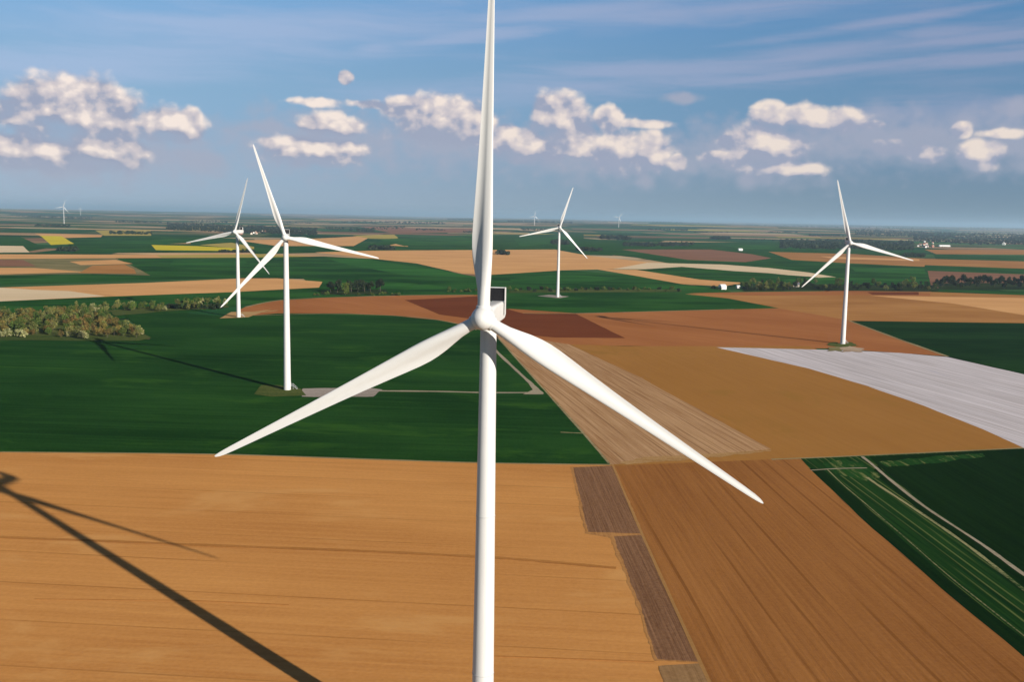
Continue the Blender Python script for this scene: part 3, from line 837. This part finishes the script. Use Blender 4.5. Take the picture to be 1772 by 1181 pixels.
L_pale = leaf_mat('pale_blossom_leaves', (0.13, 0.15, 0.045), (0.29, 0.29, 0.12), (0.44, 0.42, 0.24))
M_bark = simple_mat('bark', (0.055, 0.042, 0.030), (0.11, 0.09, 0.065), 3.0)

def crown_mesh(name, seed, rx, rz, zc, n, leaf, mat, nclump=12, low=0.25):
    rnd = random.Random(seed)
    vs, fs = [], []
    cl = []
    for i in range(nclump):
        while True:
            p = Vector((rnd.uniform(-1, 1), rnd.uniform(-1, 1), rnd.uniform(-1, 1)))
            if p.length < 1: break
        p = p*0.74
        cl.append((Vector((p.x*rx, p.y*rx, zc + p.z*rz)), rnd.uniform(0.30, 0.50)))
    for i in range(n):
        c, r = rnd.choice(cl)
        d = Vector((rnd.gauss(0, 1), rnd.gauss(0, 1), rnd.gauss(0, 1))).normalized()
        k = rnd.uniform(0.45, 1.05)
        p = c + Vector((d.x*rx*r*k, d.y*rx*r*k, d.z*rz*r*k))
        if p.z < low: p.z = low + rnd.uniform(0, 0.4)
        nrm = (d + Vector((rnd.gauss(0, .5), rnd.gauss(0, .5), rnd.gauss(0, .5)))).normalized()
        t = nrm.orthogonal().normalized(); t = Matrix.Rotation(rnd.uniform(0, 6.28), 3, nrm) @ t
        b = nrm.cross(t)
        s = leaf*rnd.uniform(0.6, 1.3)
        k0 = len(vs)
        vs += [p + t*s, p + b*s*0.7, p - t*s*0.9, p - b*s*0.75]
        fs.append((k0, k0+1, k0+2, k0+3))
    me = bpy.data.meshes.new(name)
    me.from_pydata([tuple(v) for v in vs], [], fs); me.update()
    me.materials.append(mat)
    return me
def trunk_mesh(name, seed, h, r, rx):
    rnd = random.Random(seed)
    bm = bmesh.new()
    pts = [Vector((0, 0, -0.3))]
    for k in range(1, 5):
        pts.append(Vector((rnd.uniform(-.15, .15)*h*0.1*k, rnd.uniform(-.15, .15)*h*0.1*k, h*0.82*k/4)))
    for k in range(4): bm_tube(bm, pts[k], pts[k+1], r*(1-0.2*k), r*(0.8-0.2*k), 8)
    for i in range(6):
        k = rnd.choice([1, 2, 2, 3]); a = rnd.uniform(0, 6.28)
        e = pts[k] + Vector((math.cos(a)*rx*0.6, math.sin(a)*rx*0.6, h*rnd.uniform(0.12, 0.28)))
        bm_tube(bm, pts[k], e, r*0.4, r*0.1, 6)
    me = bpy.data.meshes.new(name); bm.to_mesh(me); bm.free(); me.materials.append(M_bark)
    return me
def kind(mat, seed, h, rx, n=650, leaf=0.42, low=0.25, zf=0.55, rzf=0.46):
    return (crown_mesh('crown', seed, rx, h*rzf, h*zf, n, leaf, mat, low=low), trunk_mesh('trunk', seed, h, max(0.12, h*0.022), rx))
K = {'olive': [kind(L_olive, 10+i, 8.5, 3.6, 520, 0.36) for i in range(3)], 'bronze': [kind(L_brown, 20+i, 8.0, 3.3, 520, 0.36) for i in range(3)],
     'green': [kind(L_green, 30+i, 9.0, 3.8) for i in range(3)], 'dark': [kind(L_dark, 40+i, 13.0, 5.2, 900, 0.6) for i in range(3)],
     'pale': [kind(L_pale, 50+i, 6.5, 3.2) for i in range(3)],
     'bush': [kind(L_green, 60+i, 3.2, 2.6, 350, 0.42, 0.1, 0.46, 0.5) for i in range(3)],
     'dbush': [kind(L_dark, 70+i, 4.0, 3.0, 350, 0.5, 0.1, 0.46, 0.5) for i in range(3)]}
rt = random.Random(99)
NTREE = [0]
def tree(name, kd, pos, sc, label, group, cat='tree', sq=1.0):
    cm, tm = rt.choice(K[kd])
    root = empty(name, (pos.x, pos.y, 0.0 if pos.y < 5500 else ridge(pos.x, pos.y)), rt.uniform(0, 6.28))
    root.scale = (sc*sq, sc*sq, sc)
    tag(root, label, cat, group)
    link_mesh('trunk', tm, None, root)
    link_mesh('crown', cm, None, root)
    NTREE[0] += 1
    return root
# copse in front of the wheat on the left: rows of trees from its near edge to its back
def inside(p, poly):
    r = False
    for i in range(len(poly)):
        (x0, y0), (x1, y1) = poly[i-1], poly[i]
        if (y0 > p[1]) != (y1 > p[1]) and p[0] < (x1-x0)*(p[1]-y0)/(y1-y0) + x0: r = not r
    return r
copse = [tuple(P(*p).xy) for p in [(-70,588),(60,586),(160,588),(235,588),(254,583),(225,572),(195,558),(175,546),(120,541),(40,545),(-70,548)]]
xs = [p[0] for p in copse]; ys = [p[1] for p in copse]
F('rough_grass', [(-110,592),(60,590),(160,591),(240,591),(262,586),(232,572),(205,556),(180,544),(120,539),(40,542),(-110,545)], M_grass, wob=1.5)
got = []
GC = {'olive': 'olive leaved trees crowded in the left copse', 'bronze': 'bronze leaved trees crowded in the left copse',
      'green': 'green trees crowded in the left copse', 'pale': 'pale blossoming trees along the edge of the left copse'}
LC = {'olive': 'olive green spring tree packed among others in the copse beside the wheat field',
      'bronze': 'bronze brown spring tree packed among others in the copse beside the wheat field',
      'green': 'mid green leafy tree packed among others in the copse beside the wheat field',
      'pale': 'pale cream green blossoming tree at the near edge of the copse beside the wheat field'}
tries = 0
while len(got) < 250 and tries < 9000:
    tries += 1
    p = (rt.uniform(min(xs), max(xs)), rt.uniform(min(ys), max(ys)))
    if not inside(p, copse): continue
    if any((p[0]-q[0])**2 + (p[1]-q[1])**2 < 2.8**2 for q in got): continue
    got.append(p)
    front = min(q for q in [p[1] - P(120, 588).y, 1e3])
    right_edge = p[0] > P(215, 580).x
    kd = 'pale' if ((front < 14 or right_edge) and rt.random() < 0.5) else rt.choice(['olive', 'olive', 'bronze', 'bronze', 'green'])
    tree('copse_tree', kd, Vector((p[0], p[1], 0)), rt.uniform(0.75, 1.15), LC[kd], GC[kd])
# hedge of trees running right from the copse
for i in range(64):
    u = rt.random()
    x = 120 + 270*u
    y = 545 - 14*u + rt.uniform(-8, 3)
    kd = rt.choice(['olive', 'green', 'green', 'olive', 'pale'])
    lab = {'olive': 'olive tree in the loose belt running right from the copse towards the far turbine',
           'green': 'green tree in the loose belt running right from the copse towards the far turbine',
           'pale': 'pale blossoming tree in the loose belt running right from the copse'}[kd]
    tree('hedgerow_tree', kd, P(x, y), rt.uniform(0.7, 1.1), lab, {'olive': 'olive trees of the belt by the copse', 'green': 'green trees of the belt by the copse', 'pale': 'pale trees of the belt by the copse'}[kd])
for i in range(30):
    x = 292 + 95*rt.random(); y = 533 + 3*rt.random()
    tree('hedgerow_tree', 'dbush', P(x, y), rt.uniform(0.9, 1.5), 'dark bush in the hedge leading to the far left turbine', 'dark bushes of the hedge by the far left turbine', 'bush')
# the dark grove by the long brown field
for (x, y, s, kd, lab) in [(572,507,1.15,'dark','dark tree at the left end of the grove beside the brown field'),
        (584,507,1.45,'dark','tallest black green tree in the left half of the grove beside the brown field'),
        (598,511,1.75,'green','rounded bright olive green tree standing in front of the dark grove'),
        (608,506,1.35,'dark','dark tree right behind the bright olive tree of the grove'),
        (619,506,1.4,'dark','broad dark tree in the middle of the grove beside the brown field'),
        (631,506,1.4,'dark','broad dark tree right of the middle of the grove beside the brown field'),
        (641,506,1.15,'dark','lower dark tree at the right end of the grove beside the brown field'),
        (658,505,1.35,'dark','round dark tree standing alone just right of the grove')]:
    tree('grove_tree', kd, P(x, y), s, lab, 'trees of the dark grove', sq=1.05)
for i in range(16):
    x = rt.choice([rt.uniform(540, 580), rt.uniform(642, 700), rt.uniform(560, 700)])
    tree('bush', 'bush', P(x, 511 + rt.uniform(-1.5, 1.5)), rt.uniform(0.7, 1.4), 'low green bush at the foot of the dark grove along the brown field', 'bushes at the foot of the dark grove', 'bush')
# scattered bushes along the field edge right of the big turbine
for i in range(10):
    tree('bush', 'bush', P(rt.uniform(770, 830), 506 + rt.uniform(-5, 3)), rt.uniform(0.8, 1.7), 'green bush on the field edge just left of the biggest turbine blade', 'bushes left of the biggest blade', 'bush')
for i in range(30):
    x = 880 + 300*(i + rt.random()*0.8)/30
    tree('bush', rt.choice(['bush', 'bush', 'dbush']), P(x, 504 - 0.002*(x-880) + rt.uniform(-3, 2)), rt.uniform(0.8, 1.9), 'round bush in the broken hedge crossing the green field behind the slender turbine', 'bushes of the broken hedge in the green field', 'bush')
for i in range(84):
    x = 1285 + 340*(i + rt.random())/84
    y = 500 + rt.uniform(-9, 4)
    kd = rt.choice(['dark', 'green', 'dbush', 'dark', 'olive', 'dbush'])
    s = rt.uniform(0.5, 1.0) if kd in ('dark',) else rt.uniform(1.0, 1.9)
    lab = {'dark': 'dark tree in the wooded hedge behind the right hand turbine', 'green': 'green tree in the wooded hedge behind the right hand turbine',
           'dbush': 'dark bush in the wooded hedge behind the right hand turbine', 'olive': 'olive tree in the wooded hedge behind the right hand turbine'}[kd]
    tree('hedge_tree', kd, P(x, y), s, lab, lab.replace(' in the', 's in the', 1).replace('dark bushs', 'dark bushes'), 'bush' if kd == 'dbush' else 'tree')
for i in range(46):
    x = 1622 + 160*(i + rt.random())/46
    tree('hedge_tree', 'dark', P(x, 498 + rt.uniform(-10, 2)), rt.uniform(0.7, 1.35), 'black green tree of the dark thicket at the right edge behind the tan field', 'trees of the dark thicket at the right edge')
for i in range(8):
    tree('bush', 'dbush', P(1228 + 50*rt.random(), 499 + rt.uniform(-2, 3)), rt.uniform(0.8, 1.3), 'dark bush beside the far white barn', 'bushes beside the far white barn', 'bush')

# ------------------------------------------------------------------ far woods, each read as one mass
def wood(pts, n, h, mat, name='far_wood', spread=1.0, label=None):
    rnd = random.Random(len(pts)*31 + n + int(pts[0][0]))
    vs, fs = [], []
    for i in range(n):
        u = rnd.random()*(len(pts)-1); k = int(u); t = u - k
        x = pts[k][0]*(1-t) + pts[k+1][0]*t; y = pts[k][1]*(1-t) + pts[k+1][1]*t
        y += rnd.uniform(-1, 1)*spread
        p = PT(x, y)
        hh = h*rnd.uniform(0.55, 1.2); rr = hh*rnd.uniform(0.45, 0.75)
        for j in range(28):
            d = Vector((rnd.gauss(0, 1), rnd.gauss(0, 1), rnd.gauss(0, 1))).normalized()
            q = p + Vector((d.x*rr, d.y*rr, hh*0.52 + d.z*hh*0.46))
            nn = (d + Vector((rnd.gauss(0, .4), rnd.gauss(0, .4), rnd.gauss(0, .4)))).normalized()
            a = nn.orthogonal().normalized()*hh*rnd.uniform(0.14, 0.30); b = nn.cross(a.normalized())*a.length
            k0 = len(vs); vs += [tuple(q+a), tuple(q+b), tuple(q-a), tuple(q-b)]; fs.append((k0, k0+1, k0+2, k0+3))
    o = mesh_py(name, vs, fs, mat)
    return tag(o, label, 'wood', None, 'stuff')
L_far = leaf_mat('far_wood_leaves', (0.008, 0.017, 0.008), (0.018, 0.032, 0.014), (0.028, 0.042, 0.018))
wood([(290,392),(340,394),(400,398),(450,398),(500,402),(548,402)], 840, 12, L_far, spread=6, label='dark wooded village belt on the left below the horizon')
wood([(560,396),(620,398),(700,394)], 120, 10, L_far, spread=2, label='thin dark tree line right of the wooded village')
wood([(622,401),(646,401)], 40, 14, L_far, spread=1, label='small dark clump of trees behind the golden field')
wood([(775,380),(818,380)], 120, 20, L_far, spread=1, label='dark wood standing on the horizon left of the biggest blade')
wood([(1350,424),(1420,425),(1480,424),(1530,428),(1580,426)], 720, 13, L_far, spread=7, label='dark wood behind the hub of the right hand turbine')
wood([(1480,402),(1560,404),(1650,406),(1780,410)], 840, 14, L_far, spread=6, label='long dark wood on the right below the horizon')
wood([(1580,412),(1680,418),(1800,418)], 520, 12, L_far, spread=6, label='dark trees around the far red roofed village on the right')
wood([(1040,412),(1060,413),(1090,414)], 140, 13, L_far, spread=2, label='dark clump of trees right of the slender turbine hub')
wood([(1080,424),(1130,425),(1200,424)], 220, 9, L_far, spread=2.5, label='low dark tree line behind the mauve field')
wood([(1230,413),(1262,414)], 80, 12, L_far, spread=1.5, label='small dark round wood in the far green fields')
wood([(955,421),(985,422)], 80, 11, L_far, spread=2.5, label='dark trees just behind the slender turbine tower')
wood([(880,384),(940,385),(990,386)], 180, 18, L_far, spread=1.2, label='blue dark tree line on the horizon right of the biggest blade')
wood([(1290,388),(1400,391),(1560,394),(1780,396)], 1040, 18, L_far, spread=2.5, label='blue dark woods along the right horizon')
wood([(1130,384),(1240,386),(1300,387)], 220, 18, L_far, spread=1.2, label='blue dark tree line on the middle of the horizon')
wood([(20,372),(90,376),(160,378)], 240, 12, L_far, spread=3, label='faint wooded strip on the far left below the horizon')
wood([(190,404),(262,405)], 72, 10, L_far, spread=1.5, label='dark hedge trees in front of the golden field')
wood([(100,434),(132,434)], 52, 9, L_far, spread=1.5, label='dark hedge clump below the rapeseed field')
wood([(380,437),(440,437)], 80, 6, L_far, spread=0.5, label='low dark hedge below the far rapeseed strip')
wood([(1280,415),(1330,416),(1400,418)], 100, 5, L_far, spread=0.8, label='thin dark hedge beside the far right fields')
wood([(590,385),(690,386),(770,387)], 220, 12, L_far, spread=1.5, label='thin blue tree line below the middle horizon')
wood([(1560,443),(1600,444)], 60, 8, L_far, spread=2, label='dark hedge clump at the tip of the right hand turbine blade')

rl = random.Random(5)
for k, (x, y, ln, lab) in enumerate([(60,392,60,'small dark hedge line above the far left tan strip'),(200,384,80,'thin tree line below the far left horizon'),
        (330,384,70,'thin dark hedge above the wooded village on the left'),(480,386,60,'short tree line on the horizon behind the left hand turbine hub'),
        (720,398,50,'small copse far off above the mauve field left of the biggest blade'),(800,402,40,'small dark copse just left of the biggest blade'),
        (900,398,50,'small copse far off left of the slender turbine'),(1120,398,70,'far tree line above the pale fields right of the slender turbine'),
        (1200,402,60,'far dark tree line in the middle of the right hand plain'),(1330,402,50,'far dark copse left of the right hand turbine blade'),
        (1400,408,60,'short dark tree line left of the right hand turbine hub'),(860,440,20,'dark bushes on the tan field edge by the biggest blade'),
        (640,432,40,'dark hedge at the back of the long tan field'),(1000,434,40,'dark hedge at the back of the tan field by the slender turbine')]):
    wood([(x, y), (x+ln*0.5, y + rl.uniform(-0.6, 0.6)), (x+ln, y+0.8)], int(ln*1.1), rl.uniform(7, 12), L_far, spread=rl.uniform(0.4, 1.4), label=lab)

# ------------------------------------------------------------------ buildings
M_wall_w = simple_mat('white_render', (0.70, 0.69, 0.66), (0.80, 0.79, 0.76), 0.5)
M_wall_c = simple_mat('cream_render', (0.50, 0.44, 0.36), (0.62, 0.55, 0.46), 0.5)
M_brick = simple_mat('brick', (0.26, 0.13, 0.095), (0.36, 0.19, 0.14), 0.6)
M_slate = simple_mat('slate_roof', (0.10, 0.105, 0.12), (0.16, 0.165, 0.18), 0.6)
M_tile = simple_mat('red_tile_roof', (0.28, 0.11, 0.075), (0.40, 0.18, 0.13), 0.6)
M_sheet = simple_mat('pale_sheet_roof', (0.60, 0.60, 0.60), (0.72, 0.72, 0.71), 0.3)
M_glass = simple_mat('window_glass', (0.02, 0.025, 0.03), (0.05, 0.06, 0.07), 1.0, 0.15, 0.5)
def house(pos, w, d, h, rh, wall, roof, label, rz=0.0, name='house', cat='house', group=None, chimney=True):
    root = empty(name, (pos.x, pos.y, ridge(pos.x, pos.y)), rz)
    tag(root, label, cat, group)
    x, y = w/2, d/2
    mesh_py('wall', [(-x,-y,-.3),(x,-y,-.3),(x,y,-.3),(-x,y,-.3),(-x,-y,h),(x,-y,h),(x,y,h),(-x,y,h),(-x,0,h+rh),(x,0,h+rh)],
            [(0,1,5,4),(2,3,7,6),(1,2,6,9,5),(3,0,4,8,7)], wall, root)
    e = 0.4; t = 0.25; sl = rh/y
    ze = h - sl*e
    bm = bmesh.new()
    for s in (-1, 1):
        a = [(-x-e, s*(y+e), ze+.03), (x+e, s*(y+e), ze+.03), (x+e, 0, h+rh+.03), (-x-e, 0, h+rh+.03)]
        v = [bm.verts.new(p) for p in a] + [bm.verts.new((p[0], p[1], p[2]+t)) for p in a]
        for f in ((0,1,2,3),(7,6,5,4),(0,4,5,1),(1,5,6,2),(3,7,4,0)): bm.faces.new([v[i] for i in f])
    bmesh.ops.recalc_face_normals(bm, faces=bm.faces[:])
    r = mesh_of('roof', bm, roof, root)
    if chimney:
        bm = bmesh.new(); bm_box(bm, x*0.5-.4, x*0.5+.4, -.4, .4, h+rh-0.5, h+rh+1.2)
        mesh_of('chimney', bm, M_brick, r)
    nw = max(2, int(w/3.2))
    for i in range(nw):
        cx = -x + w*(i+0.5)/nw
        bm = bmesh.new(); bm_box(bm, cx-.5, cx+.5, -y-.04, -y+.1, 1.0, min(2.3, h-.3)); mesh_of('window', bm, M_glass, root)
    bm = bmesh.new(); bm_box(bm, -x-.04, -x+.1, -.55, .55, -.28, 2.1); mesh_of('door', bm, M_door, root)
    return root
house(P(1250,501), 9.5, 7, 5.2, 2.0, M_wall_w, M_sheet, 'bright white barn among dark bushes at the far edge of the green field', 0.5, 'barn', 'barn', chimney=False)
house(P(1277,499), 4.5, 4, 3.0, 1.2, M_wall_w, M_sheet, 'small white shed just right of the bright white barn', 0.3, 'shed', 'shed', chimney=False)
house(P(1378,497), 9, 7, 4.2, 2.8, M_wall_c, M_slate, 'cream house half hidden in the hedge left of the right hand turbine', -0.3)
house(P(1281,434), 14, 9, 5, 2.5, M_wall_w, M_sheet, 'pale farm shed far off in the green fields', 0.2, 'shed', 'shed', chimney=False)
house(P(1737,424), 26, 14, 8, 7, M_wall_w, M_sheet, 'white gabled house standing out before the dark wood at the far right', 1.0)
house(P(1634,427), 52, 14, 5, 3, M_wall_w, M_sheet, 'long low pale farm building right of the far red roofed village', 0.05, 'farm_building', 'barn', chimney=False)
GV = 'houses of the far red roofed village on the right'
for i in range(12):
    x = 1588 + 32*rt.random(); y = 419 + 10*rt.random()
    house(P(x, y), rt.uniform(9, 14), 8, rt.uniform(4, 6), 4, rt.choice([M_wall_c, M_wall_w, M_brick]), M_tile, 'red tiled house in the far village right of the right hand turbine', rt.uniform(-1.5, 1.5), 'village_house', 'house', GV)
GL = 'houses of the far village on the left'
for i in range(14):
    x = rt.choice([rt.uniform(412, 455), rt.uniform(412, 470), rt.uniform(500, 520)]); y = 402 + 4*rt.random()
    house(P(x, y), rt.uniform(10, 16), 9, rt.uniform(4, 6), 4.5, rt.choice([M_wall_c, M_wall_w, M_brick]), M_tile, 'red roofed house in the wooded village behind the left hand turbines', rt.uniform(-1.5, 1.5), 'village_house', 'house', GL)

# ------------------------------------------------------------------ haze
def haze():
    m, n = mat_new('haze_air')
    v = n.n('ShaderNodeVolumePrincipled', {'Color': (0.52, 0.76, 1.0, 1), 'Density': 3.8e-5, 'Anisotropy': 0.2})
    n.n('ShaderNodeOutputMaterial', {'Volume': v.outputs[0]})
    bm = bmesh.new(); bm_box(bm, -95000, 95000, -4000, 130000, -61.5, 290)
    o = mesh_of('haze', bm, m)
    tag(o, 'thin blue haze over the far fields', 'haze', None, 'stuff')
haze()
